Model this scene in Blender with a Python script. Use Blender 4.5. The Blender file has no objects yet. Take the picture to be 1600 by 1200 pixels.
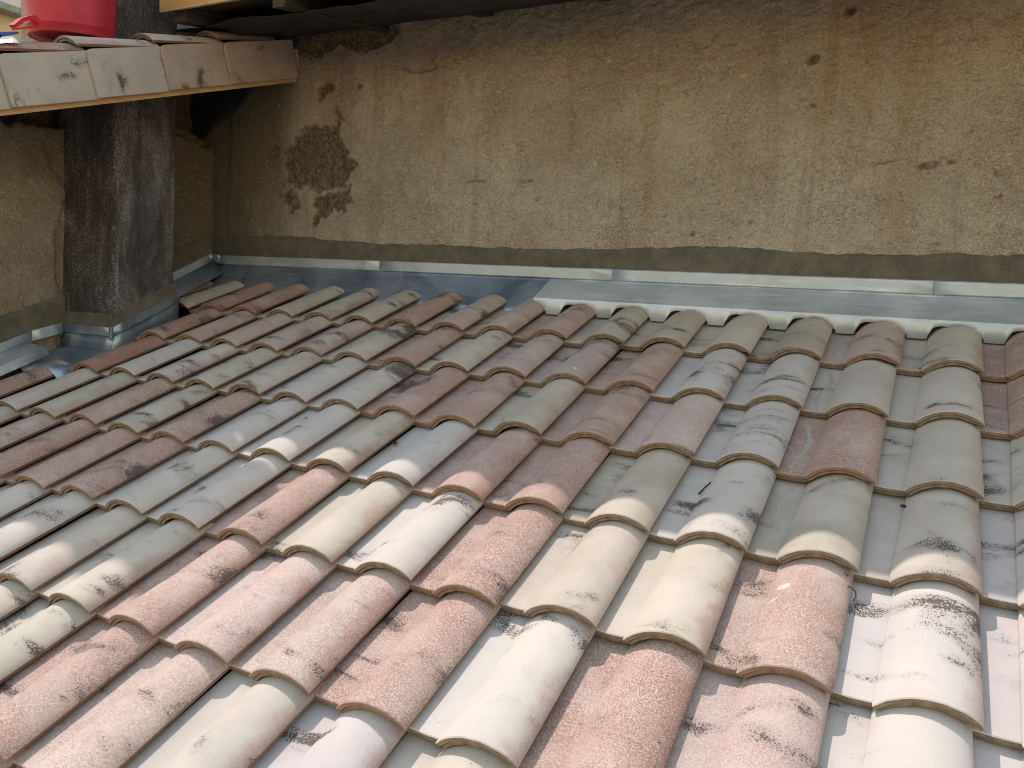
import bpy, bmesh, math, random
import numpy as np
from mathutils import Vector, Matrix

R = math.radians
sc = bpy.context.scene
col = sc.collection
random.seed(11)

# ------------------------------------------------------------------ camera
cam_d = bpy.data.cameras.new("camera")
cam = bpy.data.objects.new("camera", cam_d)
col.objects.link(cam)
cam_d.sensor_fit = 'HORIZONTAL'
cam_d.sensor_width = 36.0
cam_d.lens = 36.0 * 1259.66 / 1600.0
cam_d.clip_start = 0.02
cam_d.clip_end = 3000.0
CAM = Vector((0.82934, -2.93332, 0.15018))
AX = (0.8809036662282655, 0.4698379003315315, 0.05710062521254011)      # right
AY = (0.09924399456319284, -0.06540187837352451, -0.9929115204763822)   # down
AZ = (-0.4627735519330608, 0.8803266108196409, -0.10424121596155539)    # forward
m = Matrix.Identity(4)
for i in range(3):
    m[i][0] = AX[i]; m[i][1] = -AY[i]; m[i][2] = -AZ[i]; m[i][3] = CAM[i]
cam.matrix_world = m
sc.camera = cam

# ------------------------------------------------------------------ sky, sun, exposure
SUNV = Vector((-0.655, 0.413, 1.246)).normalized()
elev = math.asin(SUNV.z)
azim = math.atan2(SUNV.x, SUNV.y)
world = bpy.data.worlds.new("World")
sc.world = world
world.use_nodes = True
wt = world.node_tree
sky = wt.nodes.new('ShaderNodeTexSky')
sky.sky_type = 'NISHITA'
sky.sun_disc = False
sky.sun_elevation = elev
sky.sun_rotation = azim
sky.air_density = 2.8
sky.dust_density = 0.5
sky.ozone_density = 1.2
wt.links.new(sky.outputs[0], wt.nodes['Background'].inputs[0])
wt.nodes['Background'].inputs[1].default_value = 0.15
sd = bpy.data.lights.new("sun", 'SUN')
sd.energy = 2.2
sd.angle = R(0.53)
sd.color = (1.0, 0.985, 0.955)
sun = bpy.data.objects.new("sun", sd)
col.objects.link(sun)
sun.rotation_euler = SUNV.to_track_quat('Z', 'Y').to_euler()
sun.location = (0, 0, 8)
vs = sc.view_settings
vs.view_transform = 'Standard'
vs.look = 'None'
vs.exposure = 0.82
vs.use_white_balance = True
vs.white_balance_temperature = 7350
vs.white_balance_tint = 23
vs.gamma = 1.0
vs.use_curve_mapping = False
sc.render.engine = 'CYCLES'
sc.cycles.use_denoising = True
sc.cycles.filter_width = 1.0
sc.cycles.max_bounces = 8
sc.cycles.diffuse_bounces = 5

# ------------------------------------------------------------------ constants of the place
AL = R(22.0)
CA, SA = math.cos(AL), math.sin(AL)
SU, SV = 0.24, 0.36758
YW = 0.50          # face of the back wall
XL = -3.03         # face of the left wall
CHX = -2.65        # chimney: right face; y from CHY0 to CHY1
CHY0, CHY1 = -0.42, -0.08
ROOFM = Matrix(((1, 0, 0, 0), (0, CA, -SA, 0), (0, SA, CA, 0), (0, 0, 0, 1)))
def rp(u, v, n=0.0):
    return (u, v * CA - n * SA, v * SA + n * CA)

# ------------------------------------------------------------------ helpers
def tag(o, label=None, cat=None, group=None, kind=None):
    if label: o["label"] = label
    if cat: o["category"] = cat
    if group: o["group"] = group
    if kind: o["kind"] = kind
    return o

def empty(name, loc=(0, 0, 0), label=None, cat=None, group=None, rot=None):
    o = bpy.data.objects.new(name, None)
    col.objects.link(o)
    o.location = loc
    o.empty_display_size = 0.05
    if rot: o.rotation_euler = rot
    return tag(o, label, cat, group)

def link(name, me, parent=None, mat=None, smooth=None):
    o = bpy.data.objects.new(name, me)
    col.objects.link(o)
    if mat is not None and len(me.materials) == 0:
        me.materials.append(mat)
    if smooth is not None:
        me.shade_smooth()
        me.set_sharp_from_angle(angle=R(smooth))
    if parent is not None:
        o.parent = parent
        o.matrix_parent_inverse = parent_matrix(parent).inverted()
    return o

def parent_matrix(p):
    mm = p.matrix_basis.copy()
    if p.parent is not None:
        mm = parent_matrix(p.parent) @ p.matrix_parent_inverse @ mm
    return mm

def pydata(name, verts, faces):
    me = bpy.data.meshes.new(name)
    me.from_pydata([tuple(map(float, v)) for v in verts], [], faces)
    me.update()
    return me

def fix_normals(me):
    bm = bmesh.new(); bm.from_mesh(me)
    bmesh.ops.recalc_face_normals(bm, faces=bm.faces)
    bm.to_mesh(me); bm.free()
    return me

def np_grid(name, P, flip=False):
    """P: (a,b,3) array -> grid mesh, fast"""
    a, b = P.shape[:2]
    me = bpy.data.meshes.new(name)
    me.vertices.add(a * b)
    me.vertices.foreach_set("co", P.reshape(-1).astype(np.float32))
    idx = np.arange(a * b).reshape(a, b)
    q = np.stack([idx[:-1, :-1], idx[1:, :-1], idx[1:, 1:], idx[:-1, 1:]], -1).reshape(-1, 4)
    if flip: q = q[:, ::-1]
    n = len(q)
    me.loops.add(n * 4); me.polygons.add(n)
    me.loops.foreach_set("vertex_index", q.reshape(-1).astype(np.int32))
    me.polygons.foreach_set("loop_start", (np.arange(n) * 4).astype(np.int32))
    me.polygons.foreach_set("use_smooth", np.ones(n, bool))
    me.update(calc_edges=True)
    return me

def set_mask(me, arr):
    at = me.color_attributes.new("mask", 'FLOAT_COLOR', 'POINT')
    buf = np.ones((arr.shape[0], 4), np.float32); buf[:, :arr.shape[1]] = arr
    at.data.foreach_set("color", buf.reshape(-1))

def box_mesh(name, x0, x1, y0, y1, z0, z1, bev=0.0):
    bm = bmesh.new()
    bmesh.ops.create_cube(bm, size=1.0)
    for v in bm.verts:
        v.co = Vector((x0 + (v.co.x + .5) * (x1 - x0), y0 + (v.co.y + .5) * (y1 - y0), z0 + (v.co.z + .5) * (z1 - z0)))
    if bev > 0:
        bmesh.ops.bevel(bm, geom=list(bm.edges), offset=bev, segments=2, affect='EDGES', profile=0.6)
    me = bpy.data.meshes.new(name); bm.to_mesh(me); bm.free()
    return me

def prism(name, pts, vec):
    """closed polygon pts (3-D, planar) extruded by vec"""
    n = len(pts)
    v = [Vector(p) for p in pts] + [Vector(p) + Vector(vec) for p in pts]
    f = [tuple(range(n)), tuple(range(2 * n - 1, n - 1, -1))]
    f += [(i, (i + 1) % n, n + (i + 1) % n, n + i) for i in range(n)]
    return fix_normals(pydata(name, v, f))

def sheet(name, rows, parent, mat, t=0.0016, smooth=30):
    """rows: list of polylines (same length) -> metal sheet with thickness"""
    a, b = len(rows), len(rows[0])
    v = [p for r in rows for p in r]
    f = [(i * b + j, (i + 1) * b + j, (i + 1) * b + j + 1, i * b + j + 1) for i in range(a - 1) for j in range(b - 1)]
    me = pydata(name, v, f)
    o = link(name, me, parent, mat, smooth)
    s = o.modifiers.new("solidify", 'SOLIDIFY'); s.thickness = t; s.offset = 0
    return o

# value noise in numpy -------------------------------------------------
def vnoise(x, y, seed=0):
    xi = np.floor(x).astype(np.int64); yi = np.floor(y).astype(np.int64)
    fx = x - xi; fy = y - yi
    fx = fx * fx * fx * (fx * (fx * 6 - 15) + 10); fy = fy * fy * fy * (fy * (fy * 6 - 15) + 10)
    def h(a, b):
        k = (a * 374761393 + b * 668265263 + seed * 1442695041) & 0xffffffff
        k = ((k ^ (k >> 13)) * 1274126177) & 0xffffffff
        k = (k ^ (k >> 16)) & 0xffff
        return k / 65535.0
    return (h(xi, yi) * (1 - fx) + h(xi + 1, yi) * fx) * (1 - fy) + (h(xi, yi + 1) * (1 - fx) + h(xi + 1, yi + 1) * fx) * fy

def fbm(x, y, seed=0, octv=4, gain=.5):
    s = 0; a = 1; t = 0
    for k in range(octv):
        s = s + a * vnoise(x * 2 ** k + 17.3 * k, y * 2 ** k + 9.1 * k, seed + k); t += a; a *= gain
    return s / t

def sstep(a, b, x):
    t = np.clip((x - a) / (b - a), 0, 1)
    return t * t * (3 - 2 * t)

def in_poly(x, y, poly):
    ins = np.zeros(x.shape, bool)
    n = len(poly)
    for i in range(n):
        x0, y0 = poly[i]; x1, y1 = poly[(i + 1) % n]
        c = ((y0 > y) != (y1 > y)) & (x < (x1 - x0) * (y - y0) / (y1 - y0 + 1e-12) + x0)
        ins ^= c
    return ins

def blur(a, k=1):
    for _ in range(k):
        p = np.pad(a, 1, mode='edge')
        a = (p[:-2, 1:-1] + p[2:, 1:-1] + p[1:-1, :-2] + p[1:-1, 2:] + 2 * p[1:-1, 1:-1]) / 6
    return a

# ------------------------------------------------------------------ material kit
class NT:
    def __init__(s, name):
        s.m = bpy.data.materials.new(name); s.m.use_nodes = True
        s.t = s.m.node_tree; s.n = s.t.nodes
        s.b = s.n['Principled BSDF']
    def new(s, ty, **kw):
        x = s.n.new(ty)
        for k, v in kw.items(): setattr(x, k, v)
        return x
    def put(s, sock, v):
        if v is None: return
        if isinstance(v, bpy.types.NodeSocket): s.t.links.new(v, sock)
        elif isinstance(v, (tuple, list)):
            sock.default_value = tuple(v) if len(v) == len(sock.default_value) else tuple(v) + (1.0,)
        else: sock.default_value = v
    def math(s, op, a, b=None, c=None, clamp=False):
        x = s.new('ShaderNodeMath', operation=op, use_clamp=clamp)
        s.put(x.inputs[0], a); s.put(x.inputs[1], b); s.put(x.inputs[2], c)
        return x.outputs[0]
    def mapr(s, v, a, b, c=0.0, d=1.0, smooth=True):
        x = s.new('ShaderNodeMapRange', interpolation_type='SMOOTHSTEP' if smooth else 'LINEAR')
        s.put(x.inputs[0], v)
        for i, k in enumerate((a, b, c, d)): s.put(x.inputs[1 + i], k)
        return x.outputs[0]
    def mix(s, f, a, b, blend='MIX'):
        x = s.new('ShaderNodeMix', data_type='RGBA', blend_type=blend)
        s.put(x.inputs[0], f); s.put(x.inputs[6], a); s.put(x.inputs[7], b)
        return x.outputs[2]
    def coord(s, kind='Object'):
        if not hasattr(s, '_tc'): s._tc = s.new('ShaderNodeTexCoord')
        return s._tc.outputs[kind]
    def mapping(s, v, scale=(1, 1, 1), loc=(0, 0, 0)):
        x = s.new('ShaderNodeMapping')
        s.put(x.inputs[0], v); s.put(x.inputs[1], loc); s.put(x.inputs[3], scale)
        return x.outputs[0]
    def noise(s, v, scale, detail=2.0, rough=.5, dist=0.0):
        x = s.new('ShaderNodeTexNoise')
        s.put(x.inputs['Vector'], v); s.put(x.inputs['Scale'], scale); s.put(x.inputs['Detail'], detail)
        s.put(x.inputs['Roughness'], rough); s.put(x.inputs['Distortion'], dist)
        return x.outputs[0]
    def voronoi(s, v, scale, feature='F1'):
        x = s.new('ShaderNodeTexVoronoi', feature=feature)
        s.put(x.inputs['Vector'], v); s.put(x.inputs['Scale'], scale)
        return x.outputs[0]
    def vadd(s, a, b):
        x = s.new('ShaderNodeVectorMath', operation='ADD'); s.put(x.inputs[0], a); s.put(x.inputs[1], b)
        return x.outputs[0]
    def attr(s, name):
        x = s.new('ShaderNodeAttribute', attribute_name=name)
        sp = s.new('ShaderNodeSeparateColor'); s.put(sp.inputs[0], x.outputs['Color'])
        return sp.outputs
    def bump(s, h, strength=.3, dist=.002, normal=None):
        x = s.new('ShaderNodeBump'); s.put(x.inputs['Strength'], strength); s.put(x.inputs['Distance'], dist)
        s.put(x.inputs['Height'], h); s.put(x.inputs['Normal'], normal)
        return x.outputs[0]
    def out(s, color=None, rough=None, metal=None, normal=None, spec=None):
        s.put(s.b.inputs['Base Color'], color); s.put(s.b.inputs['Roughness'], rough)
        s.put(s.b.inputs['Metallic'], metal); s.put(s.b.inputs['Normal'], normal)
        if spec is not None: s.put(s.b.inputs['Specular IOR Level'], spec)
        return s.m

# --- roof tile slip: colour comes from the object colour, alpha = amount of red granules
def mat_tile(name="tile_slip", stm=(3.6, 9.0, 6.0)):
    k = NT(name)
    oi = k.new('ShaderNodeObjectInfo')
    rnd = oi.outputs['Random']
    off = k.new('ShaderNodeCombineXYZ')
    k.put(off.inputs[0], k.math('MULTIPLY', rnd, 91.7)); k.put(off.inputs[1], k.math('MULTIPLY', rnd, 53.3)); k.put(off.inputs[2], k.math('MULTIPLY', rnd, 17.9))
    P = k.vadd(k.coord(), off.outputs[0])
    sep = k.new('ShaderNodeSeparateXYZ'); k.put(sep.inputs[0], k.coord())
    base = oi.outputs['Color']; gran = oi.outputs['Alpha']
    # broad drift of the slip
    big = k.noise(P, 7.0, 3.0, .55)
    c = k.mix(k.mapr(big, .35, .7), base, k.mix(.45, base, (.54, .50, .44)))
    tint = k.noise(k.mapping(P, (1, 1, 1), (5, 3, 1)), 11.0, 3.0, .6)
    c = k.mix(k.math('MULTIPLY', k.mapr(tint, .5, .72), .20), c, (.47, .33, .28))
    # granules: pale and red grains
    g1 = k.noise(P, 330.0, 2.0, .6, 1.2)
    grain = k.mapr(g1, .455, .545)
    patch = k.mapr(k.noise(k.mapping(P, (1, 1, 1), (2, 7, 4)), 9.0, 3.0, .6), .3, .6, .45, 1.0)
    gf = k.math('MULTIPLY', k.math('MULTIPLY', grain, gran), patch)
    c = k.mix(gf, c, (.262, .128, .094))
    pale = k.math('MULTIPLY', k.mapr(g1, .47, .34), k.math('MULTIPLY', gran, .55))
    c = k.mix(pale, c, (.56, .46, .39))
    # red towards the right-hand flank
    fl = k.mapr(k.math('ADD', sep.outputs[0], k.math('MULTIPLY', k.math('SUBTRACT', tint, .5), .10)), -.045, .0)
    fl = k.math('MULTIPLY', fl, k.mapr(rnd, .25, .8, .12, .65))
    c = k.mix(k.math('MULTIPLY', fl, k.mapr(g1, .3, .65, .5, 1.0)), c, (.28, .13, .10))
    # sooty brush marks across the tile
    st = k.noise(k.mapping(P, stm), 1.0, 3.0, .55, .7)
    st2 = k.noise(k.mapping(P, (9.0, 9.0, 9.0), (3, 9, 2)), 1.0, 2.0, .5)
    band = k.math('MULTIPLY', k.mapr(st, .49, .72), k.mapr(st2, .34, .60))
    sp = k.noise(k.mapping(P, (1.0, .75, 1.0)), 300.0, 3.0, .70)
    sp = k.math('ADD', k.math('MULTIPLY', sp, .72), k.math('MULTIPLY', k.noise(P, 150.0, 2.0, .65), .28))
    so = k.mapr(k.math('ADD', sp, k.math('MULTIPLY', band, .26)), .625, .715)
    c = k.mix(k.math('MULTIPLY', so, .92), c, (.035, .026, .021))
    haze_ = k.math('MULTIPLY', band, .40)
    c = k.mix(haze_, c, (.14, .11, .095))
    # pale scratches / lime dust
    scr = k.mapr(k.noise(k.mapping(P, (60, 14, 30)), 1.0, 3.0, .6), .70, .78)
    c = k.mix(k.math('MULTIPLY', scr, .35), c, (.72, .69, .63))
    h = k.math('ADD', k.math('MULTIPLY', g1, k.math('ADD', k.math('MULTIPLY', gran, .9), .18)), k.math('MULTIPLY', big, 3.0))
    return k.out(c, .78, 0.0, k.bump(h, .35, .0016), .3)

def mat_clay():
    k = NT("bare_clay")
    oi = k.new('ShaderNodeObjectInfo')
    n = k.noise(k.coord(), 60.0, 3.0, .6)
    c = k.mix(k.mapr(n, .3, .7), (.190, .145, .108), (.285, .228, .172))
    c = k.mix(k.math('MULTIPLY', oi.outputs['Alpha'], .30), c, (.36, .17, .12))
    sx = k.new('ShaderNodeSeparateXYZ'); k.put(sx.inputs[0], k.coord())
    sy = k.math('MULTIPLY', k.mapr(sx.outputs[0], -.012, -.006), k.mapr(sx.outputs[1], .004, .02))
    c = k.mix(k.math('MULTIPLY', sy, .85), c, (.215, .105, .078))
    d = k.mapr(k.noise(k.coord(), 25.0, 4.0, .6), .55, .75)
    c = k.mix(k.math('MULTIPLY', d, .5), c, (.14, .10, .075))
    return k.out(c, .85, 0, k.bump(k.noise(k.coord(), 300.0, 2.0), .3, .001), .25)

def mat_render():
    """old sand-lime render; mask R = bare patch, G = grime, B = repair mortar"""
    k = NT("old_render")
    P = k.coord()
    R_, G_, B_ = k.attr("mask")[:3]
    n1 = k.noise(P, 2.2, 5.0, .6)
    n2 = k.noise(P, 9.0, 5.0, .65)
    fine = k.noise(P, 130.0, 4.0, .62, .4)
    mid = k.noise(P, 48.0, 3.0, .6, .3)
    c = k.mix(k.mapr(n1, .32, .68), (.415, .365, .285), (.535, .485, .395))
    c = k.mix(k.math('MULTIPLY', k.mapr(n2, .45, .75), .55), c, (.33, .270, .190))
    strk = k.noise(k.mapping(P, (5.0, 1.0, .55)), 1.0, 4.0, .6, .3)
    c = k.mix(k.math('MULTIPLY', k.mapr(strk, .50, .72), .55), c, (.36, .270, .165))
    strk3 = k.noise(k.mapping(P, (11.0, 1.0, .7), (8, 0, 5)), 1.0, 4.0, .6, .2)
    c = k.mix(k.math('MULTIPLY', k.mapr(strk3, .54, .72), .38), c, (.22, .175, .12))
    strk2 = k.noise(k.mapping(P, (17.0, 1.0, 1.1), (4, 0, 2)), 1.0, 4.0, .65, .2)
    c = k.mix(k.math('MULTIPLY', k.mapr(strk2, .53, .72), k.math('MULTIPLY', G_, .85)), c, (.085, .062, .04))
    c = k.mix(k.math('MULTIPLY', G_, .74), c, (.108, .088, .062))  # broad darkening: overhang shade put into the colour along with grime
    pale = k.mapr(k.noise(k.mapping(P, (24.0, 1.0, 2.2), (1, 0, 7)), 1.0, 4.0, .7), .63, .74)
    c = k.mix(k.math('MULTIPLY', pale, k.math('MULTIPLY', G_, .55)), c, (.42, .37, .28))
    # grains and pits, with relief shading put into the colour
    c = k.mix(k.math('MULTIPLY', k.mapr(fine, .50, .36), .45), c, (.14, .10, .06))
    c = k.mix(k.math('MULTIPLY', k.mapr(fine, .55, .72), .35), c, (.52, .45, .33))
    worm = k.noise(P, 62.0, 2.0, .55, 1.6)
    rid = k.math('ABSOLUTE', k.math('SUBTRACT', worm, .5))
    gro = k.math('MULTIPLY', k.mapr(rid, .05, .0), k.mapr(k.noise(P, 7.0, 3.0, .6), .36, .62, .25, .9))
    c = k.mix(gro, c, (.15, .105, .062))
    c = k.mix(k.math('MULTIPLY', k.mapr(mid, .68, .78), .45), c, (.13, .09, .055))
    dent = k.noise(k.mapping(P, (34.0, 34.0, 66.0), (3, 1, 6)), 1.0, 2.5, .6, .5)
    c = k.mix(k.math('MULTIPLY', k.mapr(dent, .62, .72), .45), c, (.125, .09, .055))  # dent hollows darkened and high spots paled, imitating relief shade
    c = k.mix(k.math('MULTIPLY', k.mapr(dent, .40, .30), .40), c, (.60, .54, .43))
    # bare patches
    pc = k.mix(k.mapr(k.noise(P, 55.0, 4.0, .7), .35, .65), (.085, .055, .036), (.235, .170, .115))
    c = k.mix(k.math('MULTIPLY', R_, .95), c, pc)
    c = k.mix(k.math('MULTIPLY', B_, .7), c, k.mix(k.mapr(n2, .35, .65), (.27, .215, .15), (.39, .325, .235)))
    h = k.math('ADD', k.math('SUBTRACT', k.math('MULTIPLY', fine, 1.0), k.math('MULTIPLY', dent, 1.6)), k.math('ADD', k.math('MULTIPLY', mid, 1.2), k.math('MULTIPLY', rid, 3.0)))
    return k.out(c, .93, 0, k.bump(h, .8, .007), .15)

def mat_mortar():
    k = NT("damp_mortar")
    P = k.coord()
    n = k.noise(P, 14.0, 5.0, .6); f = k.noise(P, 210.0, 3.0, .6)
    c = k.mix(k.mapr(n, .3, .7), (.092, .084, .066), (.142, .130, .102))
    c = k.mix(k.math('MULTIPLY', k.mapr(f, .56, .70), .4), c, (.24, .22, .16))
    c = k.mix(k.math('MULTIPLY', k.mapr(f, .45, .32), .5), c, (.045, .04, .03))
    return k.out(c, .9, 0, k.bump(f, .5, .003), .2)

def mat_chimney():
    k = NT("weathered_cement")
    P = k.coord()
    n = k.noise(k.mapping(P, (6.5, 6.5, 2.6)), 1.0, 6.0, .70, .5)
    s = k.noise(k.mapping(P, (22.0, 22.0, 1.3)), 1.0, 5.0, .65)
    f = k.noise(P, 95.0, 4.0, .65)
    c = k.mix(k.mapr(n, .34, .62), (.055, .050, .048), (.135, .133, .135))
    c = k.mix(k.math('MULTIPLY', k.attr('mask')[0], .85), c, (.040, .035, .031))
    c = k.mix(k.math('MULTIPLY', k.mapr(s, .5, .7), .6), c, (.045, .034, .028))
    c = k.mix(k.math('MULTIPLY', k.mapr(k.math('ADD', f, k.math('MULTIPLY', n, .8)), .90, 1.12), .5), c, (.30, .30, .315))
    return k.out(c, .92, 0, k.bump(k.math('ADD', f, n), .6, .005), .15)

def mat_zinc(name="zinc_sheet", a=(.34, .415, .475), b=(.47, .545, .600), metal=.38, r0=.34, r1=.52):
    k = NT(name)
    P = k.coord()
    n = k.noise(P, 5.0, 5.0, .6, .5)
    s = k.noise(k.mapping(P, (3.0, 30.0, 30.0)), 1.0, 4.0, .65)
    sp = k.noise(P, 60.0, 4.0, .7)
    c = k.mix(k.mapr(n, .32, .68), a, b)
    c = k.mix(k.math('MULTIPLY', k.mapr(s, .52, .72), .6), c, tuple(min(.8, x * 1.35) for x in b))
    c = k.mix(k.math('MULTIPLY', k.mapr(sp, .60, .72), .22), c, (.22, .25, .28))
    r = k.mapr(n, .3, .7, r0, r1)
    return k.out(c, r, metal, k.bump(k.noise(P, 3.5, 2.0), .25, .01), .5)

def mat_wood(name, a, b):
    k = NT(name)
    P = k.coord()
    g = k.noise(k.mapping(P, (1.5, 1.5, 55.0)), 1.0, 4.0, .6, .5)
    kn = k.noise(k.mapping(P, (7, 7, 22)), 1.0, 3.0, .6)
    c = k.mix(k.mapr(g, .35, .65), a, b)
    c = k.mix(k.math('MULTIPLY', k.mapr(kn, .62, .75), .6), c, tuple(x * .45 for x in a))
    return k.out(c, .7, 0, k.bump(g, .2, .002), .3)

def mat_plain(name, c, rough=.5, var=.25, scale=20.0, metal=0.0, bump=.1):
    k = NT(name)
    n = k.noise(k.coord(), scale, 4.0, .6)
    cc = k.mix(k.mapr(n, .3, .7), tuple(x * (1 - var) for x in c), tuple(min(1, x * (1 + var)) for x in c))
    return k.out(cc, rough, metal, k.bump(n, bump, .004), .4)

M_TILE, M_CLAY = mat_tile(), mat_clay()
M_VERGE = mat_tile("verge_slip", (7.0, 8.0, 7.0))
M_REND, M_MORT, M_CHIM, M_ZINC = mat_render(), mat_mortar(), mat_chimney(), mat_zinc()
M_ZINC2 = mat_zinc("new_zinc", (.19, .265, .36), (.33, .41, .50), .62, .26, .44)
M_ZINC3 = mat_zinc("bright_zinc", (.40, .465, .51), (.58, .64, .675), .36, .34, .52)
M_PINE = mat_wood("pine_board", (.50, .30, .14), (.62, .41, .21))
M_DARKWOOD = mat_wood("old_rafter", (.045, .033, .026), (.075, .055, .04))
M_TARP_SHADE = mat_plain("dark_membrane_and_shade", (.024, .026, .031), .62, .35, 9.0, 0, .5)
M_RED = mat_plain("red_plastic", (.40, .016, .030), .48, .16, 9.0, 0, .08)
M_RED2 = mat_plain("red_paint", (.60, .018, .022), .40, .12, 30.0)
M_BLUE = mat_plain("blue_plastic", (.03, .10, .32), .4, .15, 30.0)
M_BLACK = mat_plain("black_plastic", (.02, .02, .022), .4, .1, 30.0)
M_STEEL = mat_plain("steel_wire", (.45, .45, .46), .35, .1, 30.0, .9)
M_SACK = mat_plain("white_bag", (.78, .78, .77), .5, .06, 14.0, 0, .3)
M_LIME = mat_plain("lime_dust", (.36, .335, .295), .95, .12, 160.0, 0, .3)
M_CHIP = mat_plain("chipped_clay", (.56, .50, .42), .9, .10, 120.0, 0, .4)
M_TWIG = mat_plain("dry_twig", (.040, .028, .020), .9, .4, 90.0, 0, .4)
M_DECK = mat_plain("roof_deck", (.16, .11, .08), .9, .3, 12.0)
M_STUCCO = mat_plain("cream_stucco", (.56, .46, .30), .9, .12, 5.0)
M_STUCCO2 = mat_plain("pale_stucco", (.60, .58, .53), .9, .10, 5.0)
M_GLASS = mat_plain("window_glass", (.03, .04, .05), .12, .2, 2.0)
M_SHUT = mat_plain("shutter_paint", (.22, .25, .24), .6, .2, 15.0)
M_GROUND = mat_plain("dry_ground", (.20, .165, .12), .95, .3, .6)

# ================================================================== ground and far houses
g = link("ground", pydata("ground", [(-900, -900, -4.2), (900, -900, -4.2), (900, 900, -4.2), (-900, 900, -4.2)], [(0, 1, 2, 3)]), None, M_GROUND)
tag(g, "dry bare ground far below the roofs", "ground", None, "structure")

def far_house():
    h = empty("house", (-14.0, 3.0, -4.2), "cream rendered house far behind the red bucket", "house")
    x0, x1, y0, y1 = -20.0, -11.5, 1.0, 12.0
    link("wall", box_mesh("house_wall", x0, x1, y0, y1, -4.2, 3.80), h, M_STUCCO)
    link("cornice", box_mesh("house_cornice", x0 - .2, x1 + .25, y0 - .2, y1 + .2, 3.80, 3.90, .02), h, M_SHUT)
    link("parapet", box_mesh("house_parapet", x0, x1 + .05, y0, y1, 3.90, 5.2), h, M_STUCCO2)
    for zz in (-2.6, .6):
        for yy in (2.6, 5.6, 8.6):
            f = link("window", box_mesh("house_window", x1, x1 + .06, yy, yy + 1.1, zz, zz + 1.5, .01), h, M_SHUT)
            link("pane", box_mesh("house_pane", x1 + .06, x1 + .075, yy + .12, yy + .98, zz + .12, zz + 1.38), f, M_GLASS)
far_house()

# ================================================================== roof tiles
TL, TT = 0.415, 0.0215
DROP = .070
def tile_profile(y, seed):
    t = y / TL
    xr = -.010 * t; xl = -.178 + .008 * t
    zl, zr = -.003, .0150
    hb = .0405 - .004 * t
    pts = []
    for i in range(5):                                   # pan
        x = -.262 + (xl - .0015 + .262) * i / 4
        z = -.0115 + .0030 * max(0, min(1, (-.215 - x) / .04)) ** 1.5
        pts.append((x, z))
    hw = (xr - xl) / 2
    rad = (hw * hw + hb * hb) / (2 * hb); a0 = math.asin(min(1, hw / rad))
    nb = 14
    for i in range(nb + 1):
        a = -a0 + 2 * a0 * i / nb
        x = (xl + xr) / 2 + rad * math.sin(a)
        z = rad * math.cos(a) - (rad - hb) + zl + (zr - zl) * (x - xl) / (xr - xl)
        if i == nb: x -= .0022; z += .0012
        pts.append((x, z))
    pts.append((xr, zr - .0035))                          # bevelled right lip
    drop = -DROP * y
    return [(x, z + drop) for x, z in pts]

def make_tile_mesh(seed):
    rr = random.Random(seed)
    steps = [(0.0, .0018), (.0026, 0), (.05, 0), (.15, 0), (.28, 0), (TL, 0), (TL, TT), (.2, TT), (.0035, TT), (.0030, .63 * TT), (.0055, .60 * TT), (.0055, .54 * TT), (0.0, .50 * TT)]
    wob = [rr.uniform(-.0012, .0012) for _ in range(20)]
    verts = []; N = None
    for (y, d) in steps:
        pr = tile_profile(y, seed)
        N = len(pr)
        for i, (x, z) in enumerate(pr):
            a = pr[max(i - 1, 0)]; b = pr[min(i + 1, N - 1)]
            tx, tz = b[0] - a[0], b[1] - a[1]; L = math.hypot(tx, tz)
            nx, nz = -tz / L, tx / L
            if i == N - 1: nx, nz = .35, .94
            d_ = d * (.50 if i >= N - 2 else (.75 if i == N - 3 else 1))
            yy = y
            if i < 5 and y < .1: yy += .017
            if y < .1: yy += wob[i % 20] * .6
            verts.append((x - nx * d_, yy, z - nz * d_ + wob[(i + 3) % 20] * .25))
    Mn = len(steps)
    faces = []; mats = []
    for s in range(Mn):
        s2 = (s + 1) % Mn
        for i in range(N - 1):
            faces.append((s * N + i, s * N + i + 1, s2 * N + i + 1, s2 * N + i))
            mats.append(0 if 0 <= s <= 4 else 1)
    faces.append(tuple(s * N for s in range(Mn))); mats.append(1)
    faces.append(tuple(s * N + N - 1 for s in reversed(range(Mn)))); mats.append(1)
    me = pydata("roof_tile", verts, faces)
    me.materials.append(M_TILE); me.materials.append(M_CLAY)
    me.polygons.foreach_set("material_index", mats)
    fix_normals(me)
    me.shade_smooth(); me.set_sharp_from_angle(angle=R(26))
    return me
TILES = [make_tile_mesh(s) for s in range(5)]

KIND = {'C': ((.420, .385, .325), .05), 'G': ((.390, .372, .308), .02), 'W': ((.445, .424, .395), .06),
        'P': ((.420, .350, .310), .42), 'R': ((.415, .316, .270), 1.0), 'M': ((.475, .400, .360), .62), 'O': ((.362, .328, .262), .05),
        'B': ((.33, .18, .14), .55)}
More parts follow.
